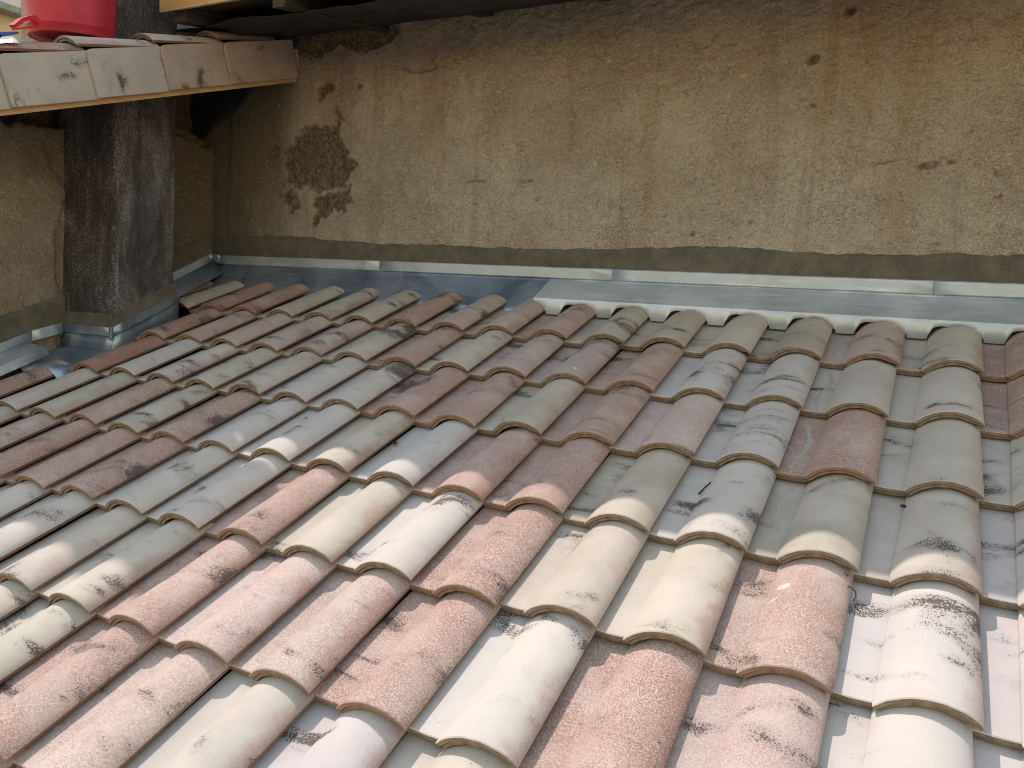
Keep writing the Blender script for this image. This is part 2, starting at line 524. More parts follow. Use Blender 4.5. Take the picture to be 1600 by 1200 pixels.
# colours read off row by row, from the leftmost listed column to column 5
ROWS = {
    0: (-12, "BGRRGGCRPPRCOCOPCR"),
    1: (-10, "BPMPPCRCPPRWWCCR"),
    2: (-10, "BWWGCWWRRORMWRCCW"),
    3: (-11, "RWGRGRWWCWRROWOCW"),
    4: (-11, "RWPRRRWWRCWRCCRWW"),
    5: (-11, "WCRGWWCGRMMRWRMWW"),
    6: (-9, "GCWRCGRMGWCWWRW"),
    7: (-6, "RWGCWRMWCRWW"),
}
roof = empty("tiled_roof", rp(-.7, -1.0, 0), "new barrel tile roof in mixed cream, grey and red below the rendered wall", "roof")
pts = [rp(-3.3, -3.05, -.075), rp(2.0, -3.05, -.075), rp(2.0, .40, -.075), rp(-3.3, .40, -.075)]
link("roof_deck", prism("roof_deck", pts, (0, 0, -.06)), roof, M_DECK)
tiles = {}
def put_tile(parent, base, c, r, kind, rnd, u, v, jit=1.0):
    cv, gr = KIND[kind]
    o = bpy.data.objects.new("roof_tile", TILES[rnd.randrange(5)])
    col.objects.link(o)
    o.parent = parent
    o.matrix_parent_inverse = parent_matrix(parent).inverted()
    J = Matrix.Translation((u + rnd.uniform(-.0028, .0028) * jit, v + rnd.uniform(-.007, .006) * jit, rnd.uniform(-.001, .002) * jit))
    J = J @ Matrix.Rotation(R(rnd.uniform(-.65, .65) * jit), 4, 'Z') @ Matrix.Rotation(R(rnd.uniform(-.6, .6) * jit), 4, 'Y')
    o.matrix_basis = base @ J
    f = rnd.uniform(.93, 1.06)
    o.color = (cv[0] * f, cv[1] * f * rnd.uniform(.98, 1.02), cv[2] * f * rnd.uniform(.96, 1.04), min(1, max(0, gr * rnd.uniform(.8, 1.15))))
    return o
rt = random.Random(5)
for r, (c0, s) in ROWS.items():
    for i, ch in enumerate(s):
        c = c0 + i
        if c > 6: break
        tiles[(c, r)] = put_tile(roof, ROOFM, c, r, ch, rt, c * SU, -r * SV)

# pale chips knocked off the red slip, and lime run-off on the flat pans
def on_tile(x, y):
    pr = tile_profile(y, 0)
    for (xa, za), (xb, zb) in zip(pr, pr[1:]):
        if xa <= x <= xb: return za + (zb - za) * (x - xa) / (xb - xa + 1e-9)
    return pr[-1][1]
def chip(key, cx, cy, rx, ry, rot, seed):
    rr = random.Random(seed)
    t = tiles[key]; v = []; n = 16
    v.append((cx, cy, on_tile(cx, cy) + .0022))
    for ring in (.6, 1.0):
        for i in range(n):
            a = 2 * math.pi * i / n; w = ring * rr.uniform(.82, 1.12)
            dx, dy = rx * w * math.cos(a), ry * w * math.sin(a)
            x = cx + dx * math.cos(rot) - dy * math.sin(rot); y = cy + dx * math.sin(rot) + dy * math.cos(rot)
            v.append((x, y, on_tile(x, y) + (.0022 if ring < 1 else -.0006)))
    f = [(0, 1 + i, 1 + (i + 1) % n) for i in range(n)]
    f += [(1 + i, 1 + n + i, 1 + n + (i + 1) % n, 1 + (i + 1) % n) for i in range(n)]
    o = link("chip", pydata("chip", v, f), None, M_CHIP, 60)
    o.parent = t
    return o
chip((3, 4), -.140, .272, .017, .011, .3, 1)
chip((3, 4), -.150, .228, .012, .0055, .5, 2)
chip((-1, 1), -.062, .050, .016, .007, -.7, 3)
chip((-4, 3), -.12, .10, .006, .005, 0, 4)

def lime_streak(key, xs, y0, y1, w, seed):
    rr = random.Random(seed)
    t = tiles[key]; v = []; n = 26
    for i in range(n + 1):
        y = y0 + (y1 - y0) * i / n
        x = xs + .010 * math.sin(y * 23 + seed) + rr.uniform(-.0012, .0012)
        hw = 2.1 * w * (.55 + .45 * math.sin(i * 1.7 + seed) ** 2) * rr.uniform(.7, 1.2)
        if i in (0, n): hw *= .2
        for sx in (-1, -.3, .3, 1):
            v.append((x + sx * hw, y, on_tile(x + sx * hw, y) + (.0018 if abs(sx) < 1 else -.0004)))
    f = [(i * 4 + j, i * 4 + j + 1, i * 4 + 5 + j, i * 4 + 4 + j) for i in range(n) for j in range(3)]
    o = link("lime_streak", pydata("lime_streak", v, f), None, M_LIME, 60)
    o.parent = t
lime_streak((3, 0), -.213, .02, .24, .004, 1)
lime_streak((3, 1), -.206, .02, .36, .0055, 2)
lime_streak((3, 2), -.208, .02, .35, .0045, 3)
lime_streak((3, 3), -.212, .16, .36, .004, 5)

# ================================================================== back wall
wall = empty("rendered_wall", (-.5, YW, 0), "stained tan rendered wall standing behind the tiled roof", "wall")
def low_y(x, z):
    return YW + (fbm(x * 1.6, z * 1.6, 3, 3) - .5) * .030
PATCHES = [[(-2.12, 1.13), (-2.08, 1.0), (-2.05, 0.835), (-1.971, 0.793), (-2.023, 0.718), (-2.22, 0.67), (-2.30, .69), (-2.461, 0.707), (-2.482, 0.882), (-2.37, 0.998), (-2.25, 1.01), (-2.19, .98), (-2.14, 1.02)],
           [(-2.219, 0.653), (-2.0, 0.694), (-2.005, 0.601), (-2.125, 0.55), (-2.257, 0.481), (-2.253, 0.601)],
           [(-2.52, .63), (-2.40, .66), (-2.36, .60), (-2.46, .58)],
           [(-2.25, 1.23), (-2.17, 1.25), (-2.13, 1.18), (-2.24, 1.17)],
           [(-2.60, .90), (-2.54, .92), (-2.53, .86), (-2.59, .85)],
           [(-2.40, 1.42), (-2.28, 1.40), (-2.1, 1.42), (-2.0, 1.40), (-1.86, 1.42), (-1.8, 1.40), (-1.76, 1.44), (-1.78, 1.54), (-2.5, 1.56)]]
SQ = [(-1.732, 1.56), (-1.473, 1.56), (-1.460, 1.33), (-1.50, 1.29), (-1.543, 1.265), (-1.66, 1.27), (-1.712, 1.29)]
HOLES = [(.277, 1.155, .030, .026, .6), (.293, .978, .014, .008, 0.), (.724, .732, .048, .017, .15), (.40, 1.33, .03, .02, .3), (-1.985, 1.21, .022, .018, 0),
         (.80, .745, .02, .006, .4), (.66, .747, .012, .006, 0), (-.82, .50, .008, .007, 0), (-.56, .545, .010, .009, 0), (-.15, .47, .011, .011, 0), (-.05, .60, .007, .006, 0),
         (.09, .52, .007, .007, 0), (.95, .70, .025, .006, -.4), (.55, .95, .006, .006, 0), (-.38, .80, .006, .005, 0), (.97, .62, .01, .01, 0), (-.9, .62, .012, .007, .5)]
CRACKS = [[(-1.345, .715), (-1.325, .700), (-1.30, .706), (-1.179, .713), (-1.08, .709), (-.936, .706)],
          [(.36, .70), (.345, .675), (.325, .655), (.315, .64)],
          [(-1.715, 1.285), (-1.66, 1.262), (-1.543, 1.256), (-1.50, 1.275), (-1.455, 1.31), (-1.452, 1.40)],
          [(-1.722, 1.29), (-1.715, 1.10), (-1.70, .95)], [(-1.52, 1.29), (-1.50, 1.33), (-1.51, 1.36)],
          [(.52, .74), (.60, .752), (.70, .748), (.80, .748)], [(-1.30, 1.50), (-1.31, 1.45), (-1.29, 1.42)]]
def build_wall():
    xs = np.arange(-3.14, 2.30, .0072); zs = np.arange(.22, 1.62, .0072)
    X, Z = np.meshgrid(xs, zs, indexing='ij')
    Y = low_y(X, Z)
    grain = fbm(X * 27, Z * 44, 21, 3, .6) - .5
    lump = fbm(X * 11, Z * 11, 31, 3) - .5
    amp = .55 + .8 * sstep(-1.75, -1.6, X + (fbm(X * 4, Z * 4, 8) - .5) * .1)
    Y -= grain * .0135 * amp + lump * .006
    wx = X + (fbm(X * 16, Z * 16, 41, 4, .65) - .5) * .12
    wz = Z + (fbm(X * 16, Z * 16, 43, 4, .65) - .5) * .12
    bare = np.zeros(X.shape)
    for p in PATCHES: bare = np.maximum(bare, in_poly(wx, wz, p).astype(float))
    bare = bare * 1.0
    for (hx, hz, ax, az, rot) in HOLES:
        dx, dz = (wx - hx + (X - wx) * .85) * 1.25, (wz - hz + (Z - wz) * .85) * 1.25
        ca, sa = math.cos(rot), math.sin(rot)
        d = ((dx * ca + dz * sa) / ax) ** 2 + ((-dx * sa + dz * ca) / az) ** 2
        bare = np.maximum(bare, (d < 1).astype(float))
    bs = blur(bare, 1)
    rub = fbm(X * 24, Z * 24, 61, 3, .6)
    Y += bs * (.012 + (.5 - rub) * .030)
    sq = blur(in_poly(X + (wx - X) * .2, Z + (wz - Z) * .2, SQ).astype(float), 1)
    Y -= sq * .010
    # cracks
    dmin = np.full(X.shape, 9.0)
    cx = X + (wx - X) * .16; cz = Z + (wz - Z) * .16
    for cr in CRACKS:
        for (ax, az), (bx, bz) in zip(cr, cr[1:]):
            L2 = (bx - ax) ** 2 + (bz - az) ** 2
            t = np.clip(((cx - ax) * (bx - ax) + (cz - az) * (bz - az)) / L2, 0, 1)
            dmin = np.minimum(dmin, np.hypot(cx - ax - t * (bx - ax), cz - az - t * (bz - az)))
    ck = np.clip(1 - dmin / .0065, 0, 1) * sstep(.35, .55, fbm(X * 9, Z * 9, 71, 2))
    Y += ck * .014
    bs = np.maximum(bs, ck * .8)
    grime_shade = sstep(-1.95, -2.75, X + (fbm(X * 3, Z * .8, 51, 4) - .5) * 1.1)  # grime, and verge shade put into the colour towards the left
    grime_shade = np.maximum(grime_shade, sstep(1.15, 1.5, Z + (fbm(X * 5, Z * 1.2, 52, 4) - .5) * .35 - sstep(-1.6, -.6, X) * .08) * (.55 - .25 * sstep(-.8, .6, X)))  # grime, and eave shade put into the colour towards the top
    P = np.stack([X, Y, Z], -1)
    me = np_grid("render_coat", P)
    set_mask(me, np.stack([bs, grime_shade, sq], -1).reshape(-1, 3).astype(np.float32))
    link("render_coat", me, wall, M_REND)
build_wall()
link("masonry", box_mesh("masonry", -3.9, 2.30, YW + .045, YW + .50, -4.2, 1.62), wall, M_REND)

BT = [(-3.05, .405), (-2.994, .41), (-2.587, .437), (-2.209, .422), (-1.776, .403), (-1.38, .40), (-.848, .396), (-.528, .403), (-.234, .418), (.04, .421), (.418, .403), (.647, .403), (.861, .416), (1.062, .414), (1.6, .41), (2.3, .405)]
def band_mesh():
    xs = np.arange(-3.02, 2.30, .010)
    top = np.interp(xs, [p[0] for p in BT], [p[1] for p in BT]) + (fbm(xs * 14, xs * 0, 5, 4) - .5) * .016
    T = np.linspace(0, 1, 15)
    X = np.repeat(xs[:, None], 15, 1)
    Z = .288 + (top[:, None] - .288) * T[None, :]
    Y = low_y(X, Z) - .0075 - .006 * (1 - T[None, :]) + (fbm(X * 20, Z * 20, 9, 3) - .5) * .006
    Y[:, -1] += .010
    return np_grid("mortar_band", np.stack([X, Y, Z], -1))
link("mortar_band", band_mesh(), wall, M_MORT)

# ================================================================== left wall
lwall = empty("side_wall", (XL, -.5, -.3), "short shaded tan wall at the left, behind the chimney", "wall")
def build_left():
    ys = np.arange(-2.2, YW + .02, .009); zs = np.arange(-1.15, 1.50, .009)
    Yg, Z = np.meshgrid(ys, zs, indexing='ij')
    X = XL + (fbm(Yg * 2, Z * 2, 13, 3) - .5) * .03 + (fbm(Yg * 38, Z * 38, 14, 3, .6) - .5) * .007
    wz = Z + (fbm(Yg * 9, Z * 9, 15, 4) - .5) * .10
    wy = Yg + (fbm(Yg * 9, Z * 9, 16, 4) - .5) * .12
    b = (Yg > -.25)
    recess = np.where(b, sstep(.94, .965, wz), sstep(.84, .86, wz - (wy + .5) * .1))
    X -= recess * (.16 - .05 * fbm(Yg * 14, Z * 14, 17, 3))
    # thick pale coat that breaks off in a ragged line beside the chimney
    coat = sstep(-.455, -.470, wy + .05 * sstep(.45, .8, Z) * 1.6 - .02) * sstep(.83, .80, wz)
    X += coat * .012 - .006
    chipz = sstep(.07, .0, np.hypot(wy - .40, (wz - .60) * .7)) * .0
    grime_shade = np.where(b, 1.0, .38 + .40 * sstep(.35, .75, Z + (fbm(Yg * 6, Z * 6, 18, 3) - .5) * .5))  # grime, and overhang shade in the colour, full behind the chimney
    Z = np.minimum(Z, .961 + .336 * (Yg + 1.084) - .09)
    me = np_grid("render_coat", np.stack([X, Yg, Z], -1), True)
    set_mask(me, np.stack([recess * .6 + (1 - coat) * .15 * ~b, grime_shade, recess * 0], -1).reshape(-1, 3).astype(np.float32))
    link("render_coat", me, lwall, M_REND)
    link("masonry", prism("masonry", [(XL - .18, y, z) for y, z in ((-2.2, -4.2), (-2.2, .50), (YW + .044, 1.40), (YW + .044, -4.2))], (-.42, 0, 0)), lwall, M_REND)
    # damp mortar above the flashing, two stretches
    for (a, bb, seed) in (((-2.2, -.78, -.62), (-.425, -.085, .050), 1), ((-.08, .06, .19), (.49, .318, .425), 2)):
        yy = np.arange(a[0], bb[0], .010); n = 12; T = np.linspace(0, 1, n)
        t = (yy - a[0]) / (bb[0] - a[0])
        z0 = a[1] + (bb[1] - a[1]) * t
        z1 = a[2] + (bb[2] - a[2]) * t + (fbm(yy * 12, yy * 0, 30 + seed, 3) - .5) * .03
        Yg2 = np.repeat(yy[:, None], n, 1); Z2 = z0[:, None] + (z1 - z0)[:, None] * T[None, :]
        X2 = XL + .017 + .008 * (1 - T[None, :]) + (fbm(Yg2 * 20, Z2 * 20, 33, 3) - .5) * .006
        X2[:, -1] -= .014
        link("mortar_band", np_grid("mortar_band", np.stack([X2, Yg2, Z2], -1), True), lwall, M_MORT)
build_left()
# broken lump of render and rubble on the ledge
def lump(name, loc, r, seed, mat, parent, flat=(1, 1, 1)):
    bm = bmesh.new(); bmesh.ops.create_icosphere(bm, subdivisions=3, radius=1)
    for v in bm.verts:
        c = v.co
        f = .75 + .5 * float(fbm(np.array(c.x * 2.1 + seed), np.array(c.y * 2.1 + c.z * 1.7), seed, 3))
        v.co = Vector((c.x * r * f * flat[0], c.y * r * f * flat[1], c.z * r * f * flat[2])) + Vector(loc)
    me = bpy.data.meshes.new(name); bm.to_mesh(me); bm.free()
    return link(name, me, parent, mat, 40)
for i, (y, z, r) in enumerate(((.20, .965, .045), (.28, .985, .05), (.36, .965, .04), (.42, .95, .03), (.12, .96, .04))):
    lump("rubble_stone", (XL - .05, y, z), r, 40 + i, M_MORT, lwall, (1, 1.2, .7))

# ================================================================== chimney
chim = empty("chimney", (CHX - .19, -.25, -.2), "tall dark weathered cement chimney left of the tiled roof", "chimney")
def build_chimney():
    x0, x1, y0, y1 = XL - .05, CHX, CHY0, CHY1
    cor = .012; per = []
    def seg(a, b, n):
        for i in range(n): per.append((a[0] + (b[0] - a[0]) * i / n, a[1] + (b[1] - a[1]) * i / n))
    seg((x0, y0), (x1 - cor, y0), 42); seg((x1 - cor, y0), (x1, y0 + cor), 2); seg((x1, y0 + cor), (x1, y1 - cor), 34)
    seg((x1, y1 - cor), (x1 - cor, y1), 2); seg((x1 - cor, y1), (x0, y1), 42); seg((x0, y1), (x0, y0), 20)
    per = np.array(per + [per[0]])
    zs = np.arange(-.5, 2.69, .011)
    PX = np.repeat(per[:, 0][:, None], len(zs), 1); PY = np.repeat(per[:, 1][:, None], len(zs), 1); Z = np.repeat(zs[None, :], len(per), 0)
    cx, cy = (x0 + x1) / 2, (y0 + y1) / 2
    sc_ = (fbm((PX + PY) * 9, Z * 9 + PX * 3, 77, 4) - .5) * .05 + (fbm((PX * 1.3 - PY) * 50, Z * 50, 78, 3) - .5) * .025
    taper = 1 - 0.0 * Z
    PX2 = cx + (PX - cx) * (1 + sc_) * taper; PY2 = cy + (PY - cy) * (1 + sc_) * taper
    me = np_grid("shaft", np.stack([PX2, PY2, Z], -1))
    dark_mask = sstep(y0 + .02, y0 + .004, PY) * (PX < x1 - .004)  # darker front face, and darker towards the top and the foot
    dark_mask = np.maximum(dark_mask * .9, sstep(.45, .95, Z + (fbm(PY * 8, Z * 5, 81, 4) - .5) * .7) * .55 + sstep(.20, .05, Z + (fbm(PY * 12, Z * 6, 82, 4) - .5) * .4) * .35)
    set_mask(me, np.stack([dark_mask, dark_mask * 0, dark_mask * 0], -1).reshape(-1, 3).astype(np.float32))
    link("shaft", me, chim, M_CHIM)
    link("cap", box_mesh("cap", x0 - .05, x1 + .05, y0 - .05, y1 + .05, 2.68, 2.74, .012), chim, M_CHIM)
    # damp mortar skirt, flaring to the flashing: front face then right face
    n = 10; T = np.linspace(0, 1, n)
    fx = np.linspace(XL, CHX + .004, 40)
    ry = np.linspace(CHY0 - .006, CHY1 + .005, 40)
    rows = []
    for x in fx:
        zb, zt = -.098 + .0, -.028 + (float(fbm(np.array(x * 14), np.array(0.), 3, 3)) - .5) * .02
        rows.append([(x + (.018 * (1 - t) if x > CHX - .05 else 0) * (x - CHX + .05) / .054, CHY0 - .006 - .022 * (1 - t) ** 1.6, zb + (zt - zb) * t) for t in T])
    for y in ry:
        k = (y - CHY0) / (CHY1 - CHY0)
        zb, zt = -.096 + .172 * k, -.026 + .175 * k + (float(fbm(np.array(y * 14), np.array(2.), 3, 3)) - .5) * .02
        rows.append([(CHX + .004 + .018 * (1 - t) ** 1.6, y - .022 * (1 - t) * (1 - k) + .006 * (1 - t) * k, zb + (zt - zb) * t) for t in T])
    P = np.array(rows); P[:, :, 2] += (fbm(P[:, :, 1] * 20, P[:, :, 0] * 20, 4, 2) - .5) * .004
    P[:, -1, 0] -= .012 * (P[:, -1, 0] > CHX); P[:40, -1, 1] += .012
    link("mortar_skirt", np_grid("mortar_skirt", P), chim, M_MORT)
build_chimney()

# ================================================================== zinc flashings
zf = empty("wall_flashing", (-.5, YW - .02, .26), "grey zinc flashing and gutter along the foot of the rendered wall", "flashing")
def upstand(x0, x1, proud, parent, name="upstand"):
    y = YW - .024 - proud
    prof = [(y + .020, .309), (y + .004, .3095), (y, .306), (y - .0005, .262), (y + .003, .259), (y + .014, .2595)]
    n = max(2, int((x1 - x0) / .12))
    rr = random.Random(int(x0 * 100))
    rows = []
    for i in range(n + 1):
        x = x0 + (x1 - x0) * i / n; w = rr.uniform(-.0012, .0012)
        rows.append([(x, a + w, b + w * .5) for a, b in prof])
    return sheet(name, rows, parent, M_ZINC)
upstand(-2.985, -1.765, .000, zf); upstand(-1.780, -.492, .0022, zf); upstand(-.505, .803, .000, zf); upstand(.790, 2.25, .0022, zf)
# the long sheet under the top of the tiles
def lower_sheet(x0, x1):
    prof = [(YW - .012, .285), (YW - .014, .258), (YW - .022, .246)]
    a = rp(0, .315, -.046)
    for t in (.33, .66, 1.0):
        prof.append((YW - .022 + (a[1] - YW + .022) * t, .246 + (a[2] - .246) * t - .010 * math.sin(math.pi * t)))
    rr = random.Random(int(x0 * 10)); n = max(2, int((x1 - x0) / .1)); rows = []
    for i in range(n + 1):
        x = x0 + (x1 - x0) * i / n; w = rr.uniform(-.002, .002)
        rows.append([(x, b, c + (w if j > 2 else 0)) for j, (b, c) in enumerate(prof)])
    return sheet("valley_sheet", rows, zf, M_ZINC2)
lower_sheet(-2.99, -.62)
# scalloped apron lapping over the tile heads on the right
LIPV = .352
def prof_z(u):
    """tile surface (n) at the head of row 0 across u"""
    c = math.ceil(u / SU - 1e-9)
    x = u - c * SU
    z = on_tile(x, LIPV)
    xb = x + SU                                          # neighbour's pan runs under; highest wins
    return max(z, on_tile(xb - SU, LIPV))
def apron(x0, x1):
    rr = random.Random(4)
    us = np.arange(x0, x1, .004)
    top_n = .034
    rows = []
    for u in us:
        c = math.ceil(u / SU - 1e-9); x = u - c * SU
        gap = .0025 + .022 * max(0, 1 - abs(x + .158) / .045)
        bn = max(min(prof_z(u) + gap, top_n - .003), -.0225)
        w = .0015 * math.sin(u * 7) + .001 * math.sin(u * 23)
        row = [(u, YW - .012, .288), (u, YW - .0135, .262), (u, YW - .022, .250 + w)]
        e = rp(u, LIPV + .012, top_n)
        for t in (.3, .6, .9): row.append((u, YW - .022 + (e[1] - YW + .022) * t, .250 + (e[2] - .250) * t + w))
        row.append(rp(u, LIPV + .001, top_n - .0005))
        row.append(rp(u, LIPV - .80 * (top_n - bn), bn))
        rows.append(row)
    return sheet("scalloped_apron", rows, zf, M_ZINC3, .0016, 20)
apron(-.795, 2.0)
# left wall stretch behind the chimney
def strip_left(y0, z0, y1, z1, h, x, parent, name, n=8):
    rows = []
    for i in range(n + 1):
        t = i / n; y = y0 + (y1 - y0) * t; z = z0 + (z1 - z0) * t
        rows.append([(x - .018, y, z + .002), (x - .002, y, z + .003), (x, y, z), (x + .0008, y, z - h), (x - .004, y, z - h - .003)])
    return sheet(name, rows, parent, M_ZINC)
sf = empty("side_flashing", (XL, .2, .15), "dull zinc flashing in the dark corner behind the chimney", "flashing")
strip_left(-.06, .066, .455, .311, .043, XL + .030, sf, "upstand")
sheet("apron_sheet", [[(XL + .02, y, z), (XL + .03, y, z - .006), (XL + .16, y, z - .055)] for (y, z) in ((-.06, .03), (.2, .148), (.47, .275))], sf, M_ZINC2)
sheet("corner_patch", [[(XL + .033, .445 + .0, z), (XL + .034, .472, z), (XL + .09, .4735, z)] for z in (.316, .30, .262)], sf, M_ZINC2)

cf = empty("chimney_flashing", (CHX, -.3, -.15), "bluish zinc flashing wrapped round the chimney foot", "flashing")
def chimney_strip():
    rows = []
    for (x, y, z) in ((XL + .02, CHY0 - .030, -.094), (-2.83, CHY0 - .030, -.093), (-2.74, CHY0 - .030, -.092), (CHX + .024, CHY0 - .030, -.092)):
        rows.append([(x, y + .012, z + .002), (x, y, z), (x, y - .001, z - .040), (x, y + .006, z - .043)])
    sheet("front_strip", rows, cf, M_ZINC2)
    rows = []
    for k in np.linspace(0, 1, 7):
        y = CHY0 - .032 + (CHY1 - CHY0 + .042) * k; z = -.092 + .176 * k
        rows.append([(CHX + .012, y, z + .002), (CHX + .025, y, z), (CHX + .026, y, z - .041), (CHX + .020, y, z - .044)])
    sheet("side_strip", rows, cf, M_ZINC2)
    rows = []
    for k in np.linspace(0, 1, 7):
        y = CHY0 - .024 + (CHY1 - CHY0 + .034) * k; z = -.13 + .176 * k
        rows.append([(CHX + .016, y, z + .004), (CHX + .018, y, z - .05), (CHX + .020, y, z - .14)])
    sheet("side_face", rows, cf, M_ZINC2)
    rows = []
    for x in np.linspace(XL + .015, CHX + .019, 6):
        rows.append([(x, CHY0 - .022, -.130), (x, CHY0 - .024, -.165), (x, CHY0 - .026, -.215)])
    sheet("front_face", rows, cf, M_ZINC2)
    # folded seams at the outer corner and by the wall
    link("seam", box_mesh("seam", CHX + .014, CHX + .030, CHY0 - .040, CHY0 - .026, -.150, -.088, .004), cf, M_ZINC2)
    link("seam", box_mesh("seam", XL + .012, XL + .028, CHY0 - .036, CHY0 - .026, -.150, -.088, .004), cf, M_ZINC2)
    # sheet dressed down from the chimney front over the tile heads
    def wave(u):
        c = math.ceil(u / SU - 1e-9); x = u - c * SU
        return on_tile(x, .345)
    rows = []
    for u in np.arange(XL + .02, -2.405, .012):
        fade = 1.0 if u < -2.56 else max(0., 1 - (u + 2.56) / .10)
        row = []
        for t in np.linspace(0, 1, 9):
            v = -.435 - .345 * t if u < CHX + .03 else -.52 - .26 * t
            nn = (-.030) * (1 - t) + (wave(u) + .006 + .0) * t if t > .35 else -.030 + .01 * t
            if t > .35:
                s = (t - .35) / .65; s = s * s * (3 - 2 * s)
                nn = -.0265 + (wave(u) + .006 + .0265) * s
            row.append(rp(u, v, nn * fade - .05 * (1 - fade)))
        rows.append(row)
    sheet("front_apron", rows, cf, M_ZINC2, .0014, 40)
chimney_strip()
lf = empty("eaves_flashing", (XL, -.9, -.3), "stepped zinc flashing on the left wall below the chimney", "flashing")
strip_left(-2.1, -.735, -.60, -.132, .048, XL + .032, lf, "upstand", 10)
strip_left(-.605, -.132, -.452, -.094, .046, XL + .035, lf, "upstand", 3)
rows = []
for k in np.linspace(0, 1, 10):
    v = -2.2 + (2.2 - .645) * k
    a, b, c_, d = rp(XL + .036, v, .070), rp(XL + .05, v, .058), rp(XL + .155, v, .048), rp(XL + .165, v, .012)
    rows.append([a, b, c_, d, rp(XL + .160, v, .008)])
sheet("side_apron", rows, lf, M_ZINC)

# ================================================================== main eave above the wall
eave = empty("roof_eave", (-.3, -.1, 1.45), "dark overhanging eave with a pine fascia above the rendered wall", "eave")
EX0, EX1 = -2.57, 3.4
def eave_part(name, prof, x0, x1, mat):
    return link(name, prism(name, [(x0, y, z) for y, z in prof], (x1 - x0, 0, 0)), eave, mat)
eave_part("fascia_board", [(-.252, 1.40), (-.252, 1.497), (-.228, 1.505), (-.228, 1.404)], EX0, EX1, M_PINE)
eave_part("soffit_board", [(-.226, 1.418), (-.226, 1.445), (.56, 1.585), (.56, 1.558)], EX0, EX1, M_DARKWOOD)
eave_part("roof_covering", [(-.35, 1.496), (-.347, 1.521), (2.2, 1.975), (2.2, 1.93), (.5, 1.62)], EX0, EX1, M_DECK)
for i in range(9):
    x = -2.50 + i * .62
    eave_part("rafter", [(-.222, 1.352), (-.222, 1.416), (.60, 1.563), (.60, 1.495)], x, x + .07, M_DARKWOOD)
link("masonry", box_mesh("masonry", -5.0, -2.62, YW + .05, YW + .48, 1.622, 2.60), wall, M_REND)  # added upper block, keeps direct sun off the head of the upper roof
# loose dark roofing membrane hanging under the eave
def membrane():
    xs = np.arange(-2.90, -.55, .03); ts = np.linspace(0, 1, 26)
    X, T = np.meshgrid(xs, ts, indexing='ij')
    Y = -.10 + .58 * T
    sag = (fbm(X * 3.2, T * 2.2, 91, 4) - .5) * .11 + (fbm(X * 11, T * 5, 92, 3) - .5) * .03
    Z = 1.375 + .12 * T + sag * np.sin(np.pi * np.clip(T, .12, .9)) + .03 * (X + 1.2) / 2 * 0
    Z = np.minimum(Z, 1.39 + .145 * T)
    return np_grid("membrane", np.stack([X, Y, Z], -1))
mo = link("membrane", membrane(), None, M_TARP_SHADE)
mo.modifiers.new("solidify", 'SOLIDIFY').thickness = .003
tag(mo, "crumpled dark roofing membrane hanging under the eave", "membrane")

def shade_sheet():  # added dark sheet standing in for the deep shade behind the upper roof
    xs = np.arange(-3.85, -2.385, .025); ts = np.linspace(0, 1, 30)
    X, T = np.meshgrid(xs, ts, indexing='ij')
    Z = 1.86 - (.52 + .40 * np.clip((-2.52 - X) / .62, 0, 1) + .05 * (fbm(X * 5, X * 0, 95, 3) - .5)) * T
    Y = YW - .035 - .05 * T * (1 - T) + (fbm(X * 6, T * 3, 96, 4) - .5) * .05
    return np_grid("membrane", np.stack([X, Y, Z], -1))
mc = link("membrane", shade_sheet(), None, M_TARP_SHADE)
mc.modifiers.new("solidify", 'SOLIDIFY').thickness = .003
tag(mc, "dark sheet added in place of deep shade and clutter behind the upper roof", "membrane")

# ================================================================== upper left roof with its verge
BE = math.atan(.336)
def vz(y): return .961 + .336 * (y + 1.084)
VX = -2.40
upper = empty("upper_roof", (VX, -.5, 1.1), "higher tiled roof at upper left ending in verge tiles", "roof")
VM = Matrix.Translation((VX, -1.464, vz(-1.464))) @ Matrix.Rotation(BE, 4, 'X')
PITCH = .357 / math.cos(BE)
def verge_mesh():
    """vertical plate of a verge tile: local y runs up the slope, z down the face is negative"""
    L, H, t = .405, .192, .013
    pts = []
    out = [(0.0, -H), (L, -H), (L, 0.0), (.028, 0.0), (.012, -.004), (.003, -.014), (-.001, -.035), (.0, -.10)]
    bm = bmesh.new()
    v0 = [bm.verts.new((0.017 * (1 - y / L) - .12, y, z)) for y, z in out]
    bm.faces.new(v0)
    r = bmesh.ops.extrude_face_region(bm, geom=list(bm.faces))
    for v in [g for g in r['geom'] if isinstance(g, bmesh.types.BMVert)]: v.co.x -= t
    bmesh.ops.recalc_face_normals(bm, faces=bm.faces)
    bmesh.ops.bevel(bm, geom=list(bm.edges), offset=.0022, segments=2, affect='EDGES')
    me = bpy.data.meshes.new("verge_tile"); bm.to_mesh(me); bm.free()
    me.materials.append(M_VERGE)
    me.shade_smooth(); me.set_sharp_from_angle(angle=R(30))
    return me
VERGE = verge_mesh()
vk = "WWWWCO"
rv = random.Random(3)
for i in range(5):
    o = bpy.data.objects.new("verge_tile", VERGE); col.objects.link(o)
    o.parent = upper; o.matrix_parent_inverse = parent_matrix(upper).inverted()
    o.matrix_basis = VM @ Matrix.Translation((.124 + rv.uniform(-.001, .001), i * PITCH, -.002 + rv.uniform(-.002, .002))) @ Matrix.Rotation(R(-.6 + rv.uniform(-.3, .3)), 4, 'X') @ Matrix.Diagonal((1, 1.24 if i == 4 else 1, 1, 1))
    cv, gr = KIND["WWWPP"[i]]
    o.color = (cv[0] * .92, cv[1] * .92, cv[2] * .90, .10)
